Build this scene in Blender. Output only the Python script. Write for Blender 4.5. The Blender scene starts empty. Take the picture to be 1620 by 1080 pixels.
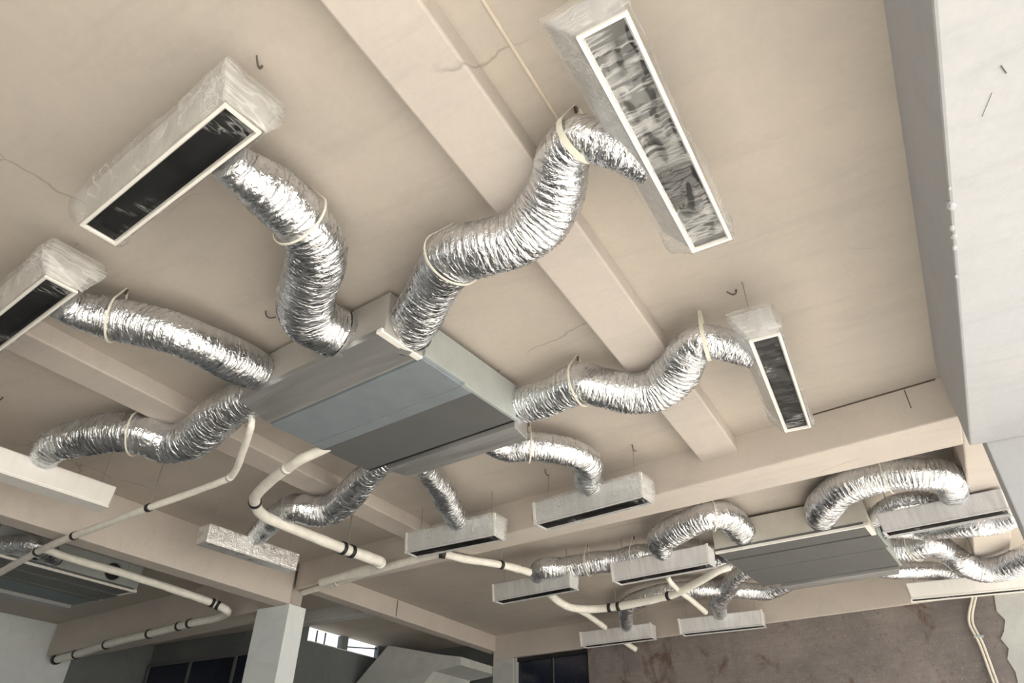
import bpy, bmesh, math, random
import numpy as np
from mathutils import Vector, Matrix, noise

random.seed(7)
scene = bpy.context.scene
COL = scene.collection

# ------------------------------------------------------------------ camera
cam_d = bpy.data.cameras.new('camera')
cam = bpy.data.objects.new('camera', cam_d)
COL.objects.link(cam)
_r = Vector((0.861942, 0.50692, 0.009423))
_u = Vector((0.284936, -0.499696, 0.817995))
_f = Vector((-0.419367, 0.702379, 0.575148))
m = Matrix.Identity(4)
for i in range(3):
    m[i][0], m[i][1], m[i][2] = _r[i], _u[i], -_f[i]
m[0][3], m[1][3], m[2][3] = 0.0, 0.0, 1.6
cam.matrix_world = m
cam_d.sensor_fit = 'HORIZONTAL'
cam_d.sensor_width = 36.0
cam_d.lens = 36.0 * 1072.0 / 1620.0
cam_d.clip_start = 0.05
cam_d.clip_end = 300
scene.camera = cam

# ------------------------------------------------------------------ daylight
world = bpy.data.worlds.new('overcast_sky')
scene.world = world
world.use_nodes = True
bg = world.node_tree.nodes['Background']
bg.inputs[0].default_value = (0.86, 0.93, 1.0, 1)
bg.inputs[1].default_value = 1.1

sun_d = bpy.data.lights.new('sun', 'SUN')
sun_d.energy = 15.0
sun_d.angle = math.radians(1.5)
sun_d.color = (1.0, 0.92, 0.81)
sun = bpy.data.objects.new('sun', sun_d)
COL.objects.link(sun)
sun.rotation_euler = Vector((-0.72, 0.30, -0.62)).to_track_quat('-Z', 'Y').to_euler()

scene.view_settings.view_transform = 'Standard'
scene.view_settings.look = 'None'
scene.view_settings.gamma = 1.0
scene.view_settings.use_curve_mapping = False
scene.view_settings.exposure = 0.42

# ------------------------------------------------------------------ materials
def new_mat(name):
    mt = bpy.data.materials.new(name)
    mt.use_nodes = True
    nt = mt.node_tree
    return mt, nt, nt.nodes['Principled BSDF']

def nd(nt, typ, **kw):
    n = nt.nodes.new(typ)
    for k, v in kw.items():
        setattr(n, k, v)
    return n

def coords(nt, scale=(1, 1, 1), rot=(0, 0, 0), kind='Object'):
    tc = nd(nt, 'ShaderNodeTexCoord')
    mp = nd(nt, 'ShaderNodeMapping')
    mp.inputs['Scale'].default_value = scale
    mp.inputs['Rotation'].default_value = rot
    nt.links.new(tc.outputs[kind], mp.inputs['Vector'])
    return mp.outputs['Vector']

def noise_tex(nt, vec, scale, detail=4, rough=0.55, dist=0.0):
    n = nd(nt, 'ShaderNodeTexNoise')
    n.inputs['Scale'].default_value = scale
    n.inputs['Detail'].default_value = detail
    n.inputs['Roughness'].default_value = rough
    n.inputs['Distortion'].default_value = dist
    if vec is not None:
        nt.links.new(vec, n.inputs['Vector'])
    return n.outputs['Fac']

def ramp(nt, fac, stops):
    r = nd(nt, 'ShaderNodeValToRGB')
    els = r.color_ramp.elements
    while len(els) < len(stops):
        els.new(0.5)
    for e, (p, c) in zip(els, stops):
        e.position = p
        e.color = (c[0], c[1], c[2], 1) if not isinstance(c, (int, float)) else (c, c, c, 1)
    nt.links.new(fac, r.inputs['Fac'])
    return r.outputs['Color']

def mix(nt, fac, a, b, blend='MIX'):
    n = nd(nt, 'ShaderNodeMix', data_type='RGBA', blend_type=blend)
    if isinstance(fac, (int, float)):
        n.inputs[0].default_value = fac
    else:
        nt.links.new(fac, n.inputs[0])
    for idx, v in ((6, a), (7, b)):
        if isinstance(v, tuple):
            n.inputs[idx].default_value = (v[0], v[1], v[2], 1)
        else:
            nt.links.new(v, n.inputs[idx])
    return n.outputs[2]

def bump(nt, bsdf, height, strength=0.2, dist=0.02, prev=None):
    b = nd(nt, 'ShaderNodeBump')
    b.inputs['Strength'].default_value = strength
    b.inputs['Distance'].default_value = dist
    nt.links.new(height, b.inputs['Height'])
    if prev is not None:
        nt.links.new(prev, b.inputs['Normal'])
    nt.links.new(b.outputs['Normal'], bsdf.inputs['Normal'])
    return b.outputs['Normal']

def plaster(name, light, dark, stain, rough=0.85, crack=True, sc=1.0, spec=0.25):
    """bare, blotchy cement render: broad tone patches, stains of their own shape and hair cracks"""
    mt, nt, b = new_mat(name)
    v = coords(nt)
    broad = noise_tex(nt, v, 0.55 * sc, 5, 0.6, 0.4)
    c = ramp(nt, broad, [(0.3, dark), (0.68, light)])
    blot = noise_tex(nt, coords(nt, (1, 1, 1), (0, 0, 0.9)), 1.1 * sc, 6, 0.7, 0.5)
    c = mix(nt, ramp(nt, blot, [(0.42, 0.0), (0.70, 0.55)]), c, tuple(min(1, x * k) for x, k in zip(light, (1.10, 1.07, 1.02))))
    streak = noise_tex(nt, coords(nt, (0.35, 2.2, 1.0), (0, 0, 0.42)), 3.0 * sc, 5, 0.65, 0.3)
    c = mix(nt, ramp(nt, streak, [(0.52, 0.0), (0.72, 0.4)]), c, tuple(x * 0.86 for x in dark))
    st = noise_tex(nt, coords(nt, (1.0, 0.45, 1.0), (0, 0, 0.5)), 1.6 * sc, 6, 0.65, 0.8)
    c = mix(nt, ramp(nt, st, [(0.56, 0.0), (0.74, 0.6)]), c, stain)
    fine = noise_tex(nt, v, 26 * sc, 4, 0.6)
    c = mix(nt, 0.22, c, ramp(nt, fine, [(0.3, 0.42), (0.7, 0.62)]), 'SOFT_LIGHT')
    if crack:
        w = nd(nt, 'ShaderNodeTexVoronoi', feature='DISTANCE_TO_EDGE')
        w.inputs['Scale'].default_value = 0.55
        warp = nd(nt, 'ShaderNodeTexNoise')
        warp.inputs['Scale'].default_value = 1.7
        warp.inputs['Detail'].default_value = 5
        nt.links.new(v, warp.inputs['Vector'])
        wm = mix(nt, 0.28, v, warp.outputs['Color'])
        nt.links.new(wm, w.inputs['Vector'])
        line = ramp(nt, w.outputs['Distance'], [(0.0, 1.0), (0.0022, 0.0)])
        gate = ramp(nt, noise_tex(nt, v, 0.9, 2), [(0.56, 0.0), (0.62, 0.5)])
        gm = nd(nt, 'ShaderNodeMath', operation='MULTIPLY')
        nt.links.new(line, gm.inputs[0]); nt.links.new(gate, gm.inputs[1])
        c = mix(nt, gm.outputs[0], c, tuple(x * 0.42 for x in dark))
    nt.links.new(c, b.inputs['Base Color'])
    b.inputs['Roughness'].default_value = rough
    b.inputs['Specular IOR Level'].default_value = spec
    n1 = bump(nt, b, noise_tex(nt, v, 3.2 * sc, 4), 0.12, 0.05)
    bump(nt, b, fine, 0.12, 0.01, n1)
    return mt

def plain(name, col, rough=0.5, metal=0.0, var=0.12, sc=14, bmp=0.08, spec=0.5, stretch=(1, 1, 1)):
    mt, nt, b = new_mat(name)
    v = coords(nt, stretch)
    n = noise_tex(nt, v, sc, 4, 0.6)
    lo = tuple(x * (1 - var) for x in col); hi = tuple(min(1, x * (1 + var)) for x in col)
    nt.links.new(ramp(nt, n, [(0.3, lo), (0.7, hi)]), b.inputs['Base Color'])
    b.inputs['Roughness'].default_value = rough
    b.inputs['Metallic'].default_value = metal
    b.inputs['Specular IOR Level'].default_value = spec
    if bmp:
        bump(nt, b, n, bmp, 0.01)
    return mt

M = {}
M['ceiling'] = plaster('bare_ceiling_plaster', (0.52, 0.475, 0.43), (0.45, 0.415, 0.375), (0.54, 0.48, 0.405))
M['beam'] = plaster('beam_plaster', (0.60, 0.55, 0.51), (0.53, 0.49, 0.455), (0.57, 0.54, 0.50), sc=1.3)
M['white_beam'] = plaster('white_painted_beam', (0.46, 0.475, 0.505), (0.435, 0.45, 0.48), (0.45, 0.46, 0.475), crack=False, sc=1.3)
M['column'] = plaster('column_paint', (0.82, 0.87, 0.89), (0.74, 0.80, 0.82), (0.78, 0.80, 0.80), crack=False, sc=1.6)
M['grey_wall'] = plaster('grey_cement_wall', (0.60, 0.62, 0.61), (0.44, 0.46, 0.45), (0.50, 0.49, 0.46), crack=False, sc=1.8)
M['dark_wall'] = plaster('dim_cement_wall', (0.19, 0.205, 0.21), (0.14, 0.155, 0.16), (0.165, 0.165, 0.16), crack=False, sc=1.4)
M['floor'] = plaster('floor_concrete', (0.45, 0.445, 0.43), (0.38, 0.375, 0.365), (0.41, 0.40, 0.38), crack=False)
M['ground'] = plaster('ground_concrete', (0.60, 0.58, 0.54), (0.50, 0.48, 0.45), (0.52, 0.50, 0.46), crack=False, sc=0.4)

def brown_wall():
    mt, nt, b = new_mat('brown_rough_wall')
    v = coords(nt)
    broad = noise_tex(nt, v, 1.3, 6, 0.65, 0.5)
    c = ramp(nt, broad, [(0.3, (0.18, 0.168, 0.163)), (0.5, (0.25, 0.222, 0.213)), (0.7, (0.31, 0.27, 0.255))])
    rust = noise_tex(nt, coords(nt, (1.4, 1.0, 0.8)), 1.5, 5, 0.6, 0.8)
    c = mix(nt, ramp(nt, rust, [(0.56, 0.0), (0.64, 0.85)]), c, (0.135, 0.085, 0.065))
    br = nd(nt, 'ShaderNodeTexBrick')
    nt.links.new(coords(nt, (1, 1, 1), (math.pi / 2, 0, 0)), br.inputs['Vector'])
    br.inputs['Scale'].default_value = 4.4
    br.inputs['Mortar Size'].default_value = 0.012
    br.inputs['Color1'].default_value = (0.42, 0.42, 0.42, 1)
    br.inputs['Color2'].default_value = (0.58, 0.58, 0.58, 1)
    br.inputs['Mortar'].default_value = (0.38, 0.38, 0.38, 1)
    c = mix(nt, 0.35, c, br.outputs['Color'], 'OVERLAY')
    sp = noise_tex(nt, v, 42, 3, 0.7)
    c = mix(nt, ramp(nt, sp, [(0.60, 0.0), (0.70, 0.6)]), c, (0.42, 0.385, 0.365))
    sq = noise_tex(nt, v, 24, 3, 0.7)
    c = mix(nt, ramp(nt, sq, [(0.60, 0.0), (0.70, 0.55)]), c, (0.11, 0.09, 0.085))
    nt.links.new(c, b.inputs['Base Color'])
    b.inputs['Roughness'].default_value = 0.9
    bump(nt, b, noise_tex(nt, v, 16, 5, 0.7), 0.5, 0.02)
    return mt
M['brown_wall'] = brown_wall()

def foil(name, rough=0.2, sc=34, strength=0.5, tint=(0.86, 0.865, 0.87), metal=1.0, pleats=False, stretch=(1, 1, 1)):
    mt, nt, b = new_mat(name)
    v = coords(nt, stretch)
    n = noise_tex(nt, v, sc, 3, 0.55, 0.9)
    n2 = noise_tex(nt, v, sc * 0.28, 3, 0.5, 0.5)
    c = ramp(nt, n2, [(0.3, tuple(x * 0.86 for x in tint)), (0.65, tint)])
    nt.links.new(c, b.inputs['Base Color'])
    b.inputs['Metallic'].default_value = metal
    nt.links.new(ramp(nt, n2, [(0.35, rough * 0.7), (0.7, rough * 1.5)]), b.inputs['Roughness'])
    n1 = bump(nt, b, n, strength, 0.012)
    n1 = bump(nt, b, n2, strength * 0.6, 0.03, n1)
    if pleats:
        at = nd(nt, 'ShaderNodeAttribute', attribute_name='pleat')
        p1 = noise_tex(nt, at.outputs['Vector'], 1.0, 3, 0.55, 0.5)
        n1 = bump(nt, b, p1, 0.9, 0.022, n1)
    return mt
M['foil'] = foil('crinkled_aluminium_foil', 0.22, 30, 0.35, (0.845, 0.87, 0.91), 1.0, True)
M['foil_tape'] = foil('aluminium_tape', 0.42, 22, 0.3, (0.43, 0.435, 0.44), 0.6, False, (0.15, 1, 1))
M['foil_slab'] = foil('bright_foil_wrap', 0.35, 40, 0.8, (0.92, 0.92, 0.92), 0.65)

M['galv'] = plain('galvanised_sheet', (0.29, 0.335, 0.37), 0.5, 0.35, 0.08, 5, 0.04)
M['galv_light'] = plain('pale_galvanised_sheet', (0.45, 0.49, 0.485), 0.5, 0.3, 0.08, 5, 0.04)
M['galv_dark'] = plain('dark_grey_sheet', (0.135, 0.14, 0.142), 0.55, 0.1, 0.06, 4, 0.03)
M['steel_blue'] = plain('blue_grey_sheet', (0.14, 0.185, 0.20), 0.5, 0.2, 0.08, 4, 0.03)
M['duct_board'] = plain('pale_duct_board', (0.57, 0.55, 0.50), 0.6, 0.0, 0.1, 4, 0.06)
M['plenum_grey'] = plain('grey_plenum_board', (0.41, 0.40, 0.375), 0.55, 0.2, 0.1, 4, 0.06)
M['black'] = plain('black_void', (0.012, 0.012, 0.013), 0.5, 0.0, 0.2, 8, 0.0)
M['slot'] = plain('black_slot_blade', (0.008, 0.009, 0.011), 0.6, 0.0, 0.2, 8, 0.03)
M['white_frame'] = plain('white_flange', (0.86, 0.85, 0.81), 0.4, 0.0, 0.05, 9, 0.03)
M['strap'] = plain('cream_strap', (0.80, 0.78, 0.69), 0.5, 0.0, 0.06, 20, 0.03)
M['lagging'] = plain('white_pipe_lagging', (0.86, 0.845, 0.78), 0.55, 0.0, 0.08, 12, 0.25)
M['clamp'] = plain('black_rubber_clamp', (0.02, 0.02, 0.02), 0.5, 0.0, 0.2, 10, 0.0)
M['rod'] = plain('zinc_rod', (0.45, 0.44, 0.42), 0.45, 0.8, 0.1, 30, 0.05)
M['wire'] = plain('rusty_wire', (0.13, 0.11, 0.095), 0.7, 0.3, 0.2, 30, 0.05)
M['conduit'] = plain('cream_conduit', (0.78, 0.74, 0.64), 0.5, 0.0, 0.06, 12, 0.05)
M['glass'] = plain('dark_blue_glass', (0.012, 0.017, 0.035), 0.12, 0.0, 0.25, 3, 0.0, 0.7)
M['sash'] = plain('pale_window_frame', (0.52, 0.53, 0.52), 0.5, 0.0, 0.06, 6, 0.0)
M['ridge'] = plain('plaster_ridge', (0.66, 0.58, 0.49), 0.85, 0.0, 0.1, 9, 0.1)

def wrapped(name, lo, hi, rough=0.32):
    """sheet metal box seen through milky packing film: vertical wrinkles"""
    mt, nt, b = new_mat(name)
    v = coords(nt, (1, 1, 0.18))
    n = noise_tex(nt, v, 16, 4, 0.6, 0.6)
    nt.links.new(ramp(nt, n, [(0.32, lo), (0.7, hi)]), b.inputs['Base Color'])
    b.inputs['Roughness'].default_value = rough
    b.inputs['Coat Weight'].default_value = 0.4
    b.inputs['Coat Roughness'].default_value = 0.15
    bump(nt, b, n, 0.35, 0.01)
    return mt
M['wrap_grey'] = wrapped('film_over_grey_box', (0.50, 0.51, 0.52), (0.66, 0.67, 0.675))
M['wrap_warm'] = wrapped('film_over_pale_box', (0.40, 0.39, 0.365), (0.52, 0.51, 0.485))
M['wrap_white'] = wrapped('film_over_white_box', (0.84, 0.83, 0.80), (0.90, 0.89, 0.87), 0.45)
M['wrap_silver'] = wrapped('film_over_silver_box', (0.62, 0.62, 0.64), (0.80, 0.80, 0.815))

def film(name, base, mid, peak, sc=9, rough=0.12, gloss=0.05, gate0=0.5, gate1=0.62, width=0.035, fine=True):
    """clear packing film: see-through, with milky straight creases fanning in two directions and a glossy skin"""
    mt, nt, b = new_mat(name)
    out = nt.nodes['Material Output']
    def streaks(ang, k, off):
        v = coords(nt, (1, 0.11, 1), (0, 0, ang))
        nn = noise_tex(nt, v, sc * k, 2, 0.5, 0.35)
        c = ramp(nt, nn, [(0.5 + off - width, 0.0), (0.5 + off, 1.0), (0.5 + off + width, 0.0)])
        return nn, c
    n, c1 = streaks(0.9, 2.6, 0.02)
    nb, c2 = streaks(-0.5, 2.0, -0.03)
    nc, c3 = streaks(2.2, 3.4, 0.05)
    n2 = noise_tex(nt, coords(nt), sc * 0.55, 2, 0.5, 0.6)
    g1 = ramp(nt, n2, [(gate0, 0.0), (gate1, 1.0)])
    g2 = ramp(nt, n2, [(1 - gate1 - 0.06, 1.0), (1 - gate0 - 0.06, 0.0)])
    def mul(a, bb, op='MULTIPLY'):
        q = nd(nt, 'ShaderNodeMath', operation=op)
        nt.links.new(a, q.inputs[0]); nt.links.new(bb, q.inputs[1])
        return q.outputs[0]
    crease = mul(mul(c1, g1), mul(c2, g2), 'MAXIMUM')
    crease = mul(crease, mul(c3, g1), 'MAXIMUM')
    fac = mix(nt, ramp(nt, n2, [(0.35, 0.0), (0.7, 1.0)]), (base,) * 3, (mid,) * 3)
    fac = mix(nt, crease, fac, (peak,) * 3)
    b.inputs['Base Color'].default_value = (0.86, 0.87, 0.87, 1)
    b.inputs['Roughness'].default_value = 0.3
    bump(nt, b, n, 0.6, 0.02)
    tr = nd(nt, 'ShaderNodeBsdfTransparent')
    tr.inputs[0].default_value = (0.97, 0.97, 0.97, 1)
    gl = nd(nt, 'ShaderNodeBsdfGlossy')
    gl.inputs['Roughness'].default_value = rough
    bn = nd(nt, 'ShaderNodeBump')
    bn.inputs['Strength'].default_value = 0.7
    bn.inputs['Distance'].default_value = 0.02
    nt.links.new(n, bn.inputs['Height'])
    nt.links.new(bn.outputs['Normal'], gl.inputs['Normal'])
    m1 = nd(nt, 'ShaderNodeMixShader')
    m1.inputs[0].default_value = gloss
    nt.links.new(tr.outputs[0], m1.inputs[1]); nt.links.new(gl.outputs[0], m1.inputs[2])
    m2 = nd(nt, 'ShaderNodeMixShader')
    nt.links.new(fac, m2.inputs[0])
    nt.links.new(m1.outputs[0], m2.inputs[1]); nt.links.new(b.outputs[0], m2.inputs[2])
    nt.links.new(m2.outputs[0], out.inputs['Surface'])
    return mt
M['film_dark'] = film('clear_film_over_opening', 0.0, 0.02, 0.30, 6, gloss=0.03, gate0=0.56, gate1=0.66, width=0.03)
M['film_grey'] = film('slack_film_over_opening', 0.0, 0.11, 0.42, 6, gloss=0.12, gate0=0.40, gate1=0.55, width=0.05)
M['film_body'] = film('clear_film_round_box', 0.10, 0.28, 0.5, 5, gloss=0.06)

# ------------------------------------------------------------------ helpers
def obj(name, verts, faces, mat, parent=None, smooth=False, loc=None):
    me = bpy.data.meshes.new(name)
    me.from_pydata([tuple(v) for v in verts], [], faces)
    me.materials.append(M[mat] if isinstance(mat, str) else mat)
    if smooth:
        me.polygons.foreach_set('use_smooth', [True] * len(me.polygons))
    me.update()
    o = bpy.data.objects.new(name, me)
    COL.objects.link(o)
    if parent is not None:
        o.parent = parent
    if loc:
        o.location = loc
    return o

def tag(o, label, cat, group=None):
    o['label'] = label
    o['category'] = cat
    if group:
        o['group'] = group
    return o

def empty(name, loc, rz=0.0):
    o = bpy.data.objects.new(name, None)
    o.empty_display_size = 0.1
    COL.objects.link(o)
    o.location = loc
    o.rotation_euler = (0, 0, rz)
    return o

def struct(o, label=None):
    o['kind'] = 'structure'
    if label:
        o['label'] = label
    return o

def boxg(x0, x1, y0, y1, z0, z1):
    v = [(x0, y0, z0), (x1, y0, z0), (x1, y1, z0), (x0, y1, z0), (x0, y0, z1), (x1, y0, z1), (x1, y1, z1), (x0, y1, z1)]
    f = [(0, 3, 2, 1), (4, 5, 6, 7), (0, 1, 5, 4), (1, 2, 6, 5), (2, 3, 7, 6), (3, 0, 4, 7)]
    return v, f

def bevel_box(name, x0, x1, y0, y1, z0, z1, mat, parent=None, bev=0.01, seg=2):
    v, f = boxg(x0, x1, y0, y1, z0, z1)
    o = obj(name, v, f, mat, parent)
    if bev:
        md = o.modifiers.new('bevel', 'BEVEL')
        md.width = bev; md.segments = seg
    return o

def prismg(poly, z0, z1):
    """plan polygon (counter-clockwise) to a prism; z0 may be a list for a sloped underside"""
    n = len(poly)
    zz0 = z0 if isinstance(z0, (list, tuple)) else [z0] * n
    v = [(p[0], p[1], z) for p, z in zip(poly, zz0)] + [(p[0], p[1], z1) for p in poly]
    f = [tuple(range(n - 1, -1, -1)), tuple(range(n, 2 * n))]
    for i in range(n):
        j = (i + 1) % n
        f.append((i, j, n + j, n + i))
    return v, f

def prism(name, poly, z0, z1, mat, parent=None, bev=0.0):
    v, f = prismg(poly, z0, z1)
    o = obj(name, v, f, mat, parent)
    if bev:
        md = o.modifiers.new('bevel', 'BEVEL')
        md.width = bev; md.segments = 2
    return o

def join(parts):
    V, F = [], []
    for v, f in parts:
        k = len(V)
        V += list(v)
        F += [tuple(i + k for i in q) for q in f]
    return V, F

def catmull(P, step):
    """resample a control polyline (x,y,z,r) by arc length along a Catmull-Rom curve; also returns the parameter"""
    P = np.array(P, float)
    Q = np.vstack([2 * P[0] - P[1], P, 2 * P[-1] - P[-2]])
    pts, par = [], []
    for i in range(1, len(Q) - 2):
        p0, p1, p2, p3 = Q[i - 1], Q[i], Q[i + 1], Q[i + 2]
        for t in np.linspace(0, 1, 24, endpoint=False):
            pts.append(0.5 * ((2 * p1) + (-p0 + p2) * t + (2 * p0 - 5 * p1 + 4 * p2 - p3) * t * t + (-p0 + 3 * p1 - 3 * p2 + p3) * t ** 3))
            par.append(i - 1 + t)
    pts.append(Q[-2]); par.append(len(P) - 1)
    pts = np.array(pts); par = np.array(par)
    s = np.concatenate([[0], np.cumsum(np.linalg.norm(np.diff(pts[:, :3], axis=0), axis=1))])
    n = max(2, int(s[-1] / step) + 1)
    q = np.linspace(0, s[-1], n)
    return np.stack([np.interp(q, s, pts[:, k]) for k in range(4)], 1), np.interp(q, s, par), q

def frames(C):
    T = np.gradient(C[:, :3], axis=0)
    T /= np.linalg.norm(T, axis=1)[:, None]
    N = np.zeros_like(T); Bn = np.zeros_like(T)
    up = np.array([0, 0, 1.0])
    for i, t in enumerate(T):
        side = np.cross(t, up)
        if np.linalg.norm(side) < 1e-3:
            side = N[i - 1] if i else np.array([1.0, 0, 0])
        side /= np.linalg.norm(side)
        if i and side @ N[i - 1] < 0:
            side = -side
        N[i] = side
        Bn[i] = np.cross(side, t)
    return T, N, Bn

def tubeg(C, seg, radial=None, cap=True):
    T, N, Bn = frames(C)
    a = np.linspace(0, 2 * math.pi, seg, endpoint=False)
    R = np.repeat(C[:, 3][:, None], seg, 1) if radial is None else radial
    V = C[:, None, :3] + R[:, :, None] * (np.cos(a)[None, :, None] * N[:, None, :] + np.sin(a)[None, :, None] * Bn[:, None, :])
    n = len(C)
    F = []
    for i in range(n - 1):
        b0, b1 = i * seg, (i + 1) * seg
        for k in range(seg):
            k2 = (k + 1) % seg
            F.append((b0 + k, b0 + k2, b1 + k2, b1 + k))
    if cap:
        F.append(tuple(range(seg - 1, -1, -1)))
        F.append(tuple(range((n - 1) * seg, n * seg)))
    return V.reshape(-1, 3).tolist(), F

def tube(name, P, seg, mat, parent=None, step=0.03, smooth=True, origin=None):
    C, par, q = catmull(P, step)
    if origin is not None:
        C[:, :3] -= np.array(origin)
    v, f = tubeg(C, seg)
    return obj(name, v, f, mat, parent, smooth)

def rod(p, q, r, seg=8):
    C = np.array([[*p, r], [*q, r]], float)
    return tubeg(C, seg)

# ------------------------------------------------------------------ the setting
CZ = 4.2
struct(prism('ground', [(-60, -60), (60, -60), (60, 60), (-60, 60)], -0.35, -0.06, 'ground'), 'sunlit concrete ground outside')
struct(prism('floor', [(-13, -4.5), (2.4, -4.5), (2.4, 11.6), (-13, 11.6)], -0.055, 0.0, 'floor'), 'pale concrete floor of the empty unit')
struct(prism('ceiling', [(-13, -4.5), (2.4, -4.5), (2.4, 11.6), (-9.1, 11.6), (-9.1, 8.6), (-13, 8.6)], CZ, CZ + 0.25, 'ceiling'),
       'bare beige plaster ceiling with stains and hair cracks')

def yf(x): return 5.14 - 0.135 * x       # front of the cross beam
def yb(x): return 5.62 - 0.09 * x        # its rear
def yw(x): return 10.03 - 0.106 * x      # front of the back beam and back wall

def beam(name, poly, z0, mat, label, z1=None, bev=0.012):
    return struct(prism(name, poly, z0, CZ + 0.01 if z1 is None else z1, mat, None, bev), label)

cb = beam('ceiling_beam', [(0.56, yf(0.56)), (0.56, yb(0.56)), (-6.70, yb(-6.7)), (-6.70, yf(-6.7))][::-1], 3.88, 'beam',
     'beige cross beam spanning the ceiling behind the large centre unit')
beam('ceiling_beam', [(-1.31, -2.0), (-0.985, -2.0), (-0.985, 5.35), (-1.31, 5.35)], 4.07, 'beam',
     'shallow ceiling rib running between the two right-hand ducts')
beam('ceiling_beam', [(-4.72, -2.0), (-4.42, -2.0), (-4.42, 5.8), (-4.72, 5.8)], 4.07, 'beam',
     'shallow ceiling rib passing behind the left end of the centre unit')
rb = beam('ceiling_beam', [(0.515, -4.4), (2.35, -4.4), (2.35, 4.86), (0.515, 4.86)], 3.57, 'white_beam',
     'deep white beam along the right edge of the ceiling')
beam('ceiling_beam', [(0.555, 5.03), (0.88, 5.03), (0.88, 10.0), (0.555, 10.0)], 3.88, 'beam',
     'beige beam running on behind the white column')
beam('ceiling_beam', [(-6.93, -4.4), (-6.68, -4.4), (-6.68, 6.0), (-6.93, 6.0)], 3.70, 'beam',
     'deep pale beam on the left, crossed by the thin white pipe')
lb = beam('ceiling_beam', [(-6.88, 6.25), (-6.68, 6.25), (-6.68, 10.9), (-6.88, 10.9)], 3.95, 'beam',
     'narrow beam running back from the column, with a vertical joint')
beam('ceiling_beam', [(2.3, yw(2.3)), (2.3, yw(2.3) + 0.3), (-6.72, yw(-6.72) + 0.3), (-6.72, yw(-6.72))][::-1], 3.82, 'beam',
     'far beam resting on the brown back wall')
beam('ceiling_beam', [(-12.7, 5.45 + 0.083 * 12.7), (-6.95, 5.45 + 0.083 * 6.95), (-6.95, 5.86 + 0.083 * 6.95), (-12.7, 5.86 + 0.083 * 12.7)], 3.70, 'beam',
     'cross beam left of the column carrying the lagged pipe')
beam('ceiling_beam', [(-9.0, 7.85), (-6.88, 7.85), (-6.88, 8.05), (-9.0, 8.05)], 4.02, 'grey_wall',
     'short rib on the dim ceiling behind the column')
# saw-cut joints in the beam faces
obj('joint', *boxg(-6.682, -6.676, 8.0, 8.015, 3.96, 4.195), 'wire', lb)
prism('joint', [(-0.4, yf(-0.4) - 0.003), (0.5, yf(0.5) - 0.003), (0.5, yf(0.5) + 0.01), (-0.4, yf(-0.4) + 0.01)], 4.188, 4.199, 'wire', cb)
obj('joint', *boxg(0.29, 0.296, yf(0.29) - 0.004, yf(0.29) + 0.01, 4.03, 4.18), 'wire', cb)

colm = struct(bevel_box('column', -7.22, -6.66, 5.98, 6.26, 0.0, 3.70, 'column', None, 0.012), 'pale square column under the crossing of the left beams')
obj('corner_strip', *boxg(-6.72, -6.655, 5.975, 5.985, 0.0, 3.70), 'column', colm)
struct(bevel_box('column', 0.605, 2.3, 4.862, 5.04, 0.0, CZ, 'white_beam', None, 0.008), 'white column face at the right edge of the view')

# crumbs of plaster and a hair stuck to the white beam
for k, (yy, r0) in enumerate(((2.46, 0.016), (2.60, 0.011), (2.66, 0.013), (2.74, 0.009), (2.95, 0.007), (2.36, 0.006))):
    bm = bmesh.new()
    bmesh.ops.create_icosphere(bm, subdivisions=2, radius=r0)
    for v in bm.verts:
        v.co *= 1 + 0.5 * noise.noise(v.co * 60 + Vector((k, 0, 0)))
        v.co.y *= 1.6
    me = bpy.data.meshes.new('plaster_crumb'); bm.to_mesh(me); bm.free()
    me.materials.append(M['white_beam'])
    o = bpy.data.objects.new('plaster_crumb', me); COL.objects.link(o); o.parent = rb
    o.location = (0.518, yy, 3.572)
obj('hair', *join([rod((0.685, 1.86, 3.566), (0.70, 1.90, 3.568), 0.002, 5), rod((0.63, 2.05, 3.568), (0.66, 1.96, 3.568), 0.0008, 5)]), 'wire', rb)

# walls
struct(prism('wall_left', [(-13.0, -4.5), (-12.75, -4.5), (-12.75, 6.95), (-13.0, 6.95)], 0.0, CZ, 'column'), 'patchy pale grey wall at the far left')
struct(prism('wall_light_block', [(-13.0, -4.5), (-2.8, -4.5), (-2.8, -4.3), (-13.0, -4.3)], 0.0, CZ, 'grey_wall'), 'added unseen grey wall behind the viewer, holding daylight off the left bays')  # added out of view to narrow the front opening and make daylight directional
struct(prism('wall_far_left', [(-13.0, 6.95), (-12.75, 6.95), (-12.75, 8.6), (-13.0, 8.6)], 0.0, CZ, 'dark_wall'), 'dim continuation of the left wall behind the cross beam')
bw = prism('wall_back', [(-4.85, yw(-4.85) + 0.02), (2.3, yw(2.3) + 0.02), (2.3, yw(2.3) + 0.25), (-4.85, yw(-4.85) + 0.25)], 0.0, 3.82, 'brown_wall')
struct(bw, 'rough dark brown back wall')
pl = [(0.70, 3.82), (0.66, 3.62), (0.71, 3.52), (0.655, 3.40), (0.60, 3.33), (0.64, 3.22), (0.59, 3.12), (0.62, 2.98), (0.60, 2.85), (0.66, 2.6), (0.62, 2.2), (0.7, 1.2), (0.66, 0.0), (2.3, 0.0), (2.3, 3.82)]
pv = [(x, yw(x) + 0.002, z) for x, z in pl] + [(x, yw(x) + 0.04, z) for x, z in pl]
n = len(pl)
pf = [tuple(range(n)), tuple(range(2 * n - 1, n - 1, -1))] + [(i, n + i, n + (i + 1) % n, (i + 1) % n) for i in range(n)]
obj('plaster_coat', pv, pf, 'grey_wall', bw)
struct(prism('wall_pier', [(-6.72, yw(-6.72) + 0.01), (-6.30, yw(-6.3) + 0.01), (-6.30, yw(-6.3) + 0.25), (-6.72, yw(-6.72) + 0.25)], 0.0, 3.83, 'grey_wall'),
       'pale grey pier beside the dark rear window')
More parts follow.
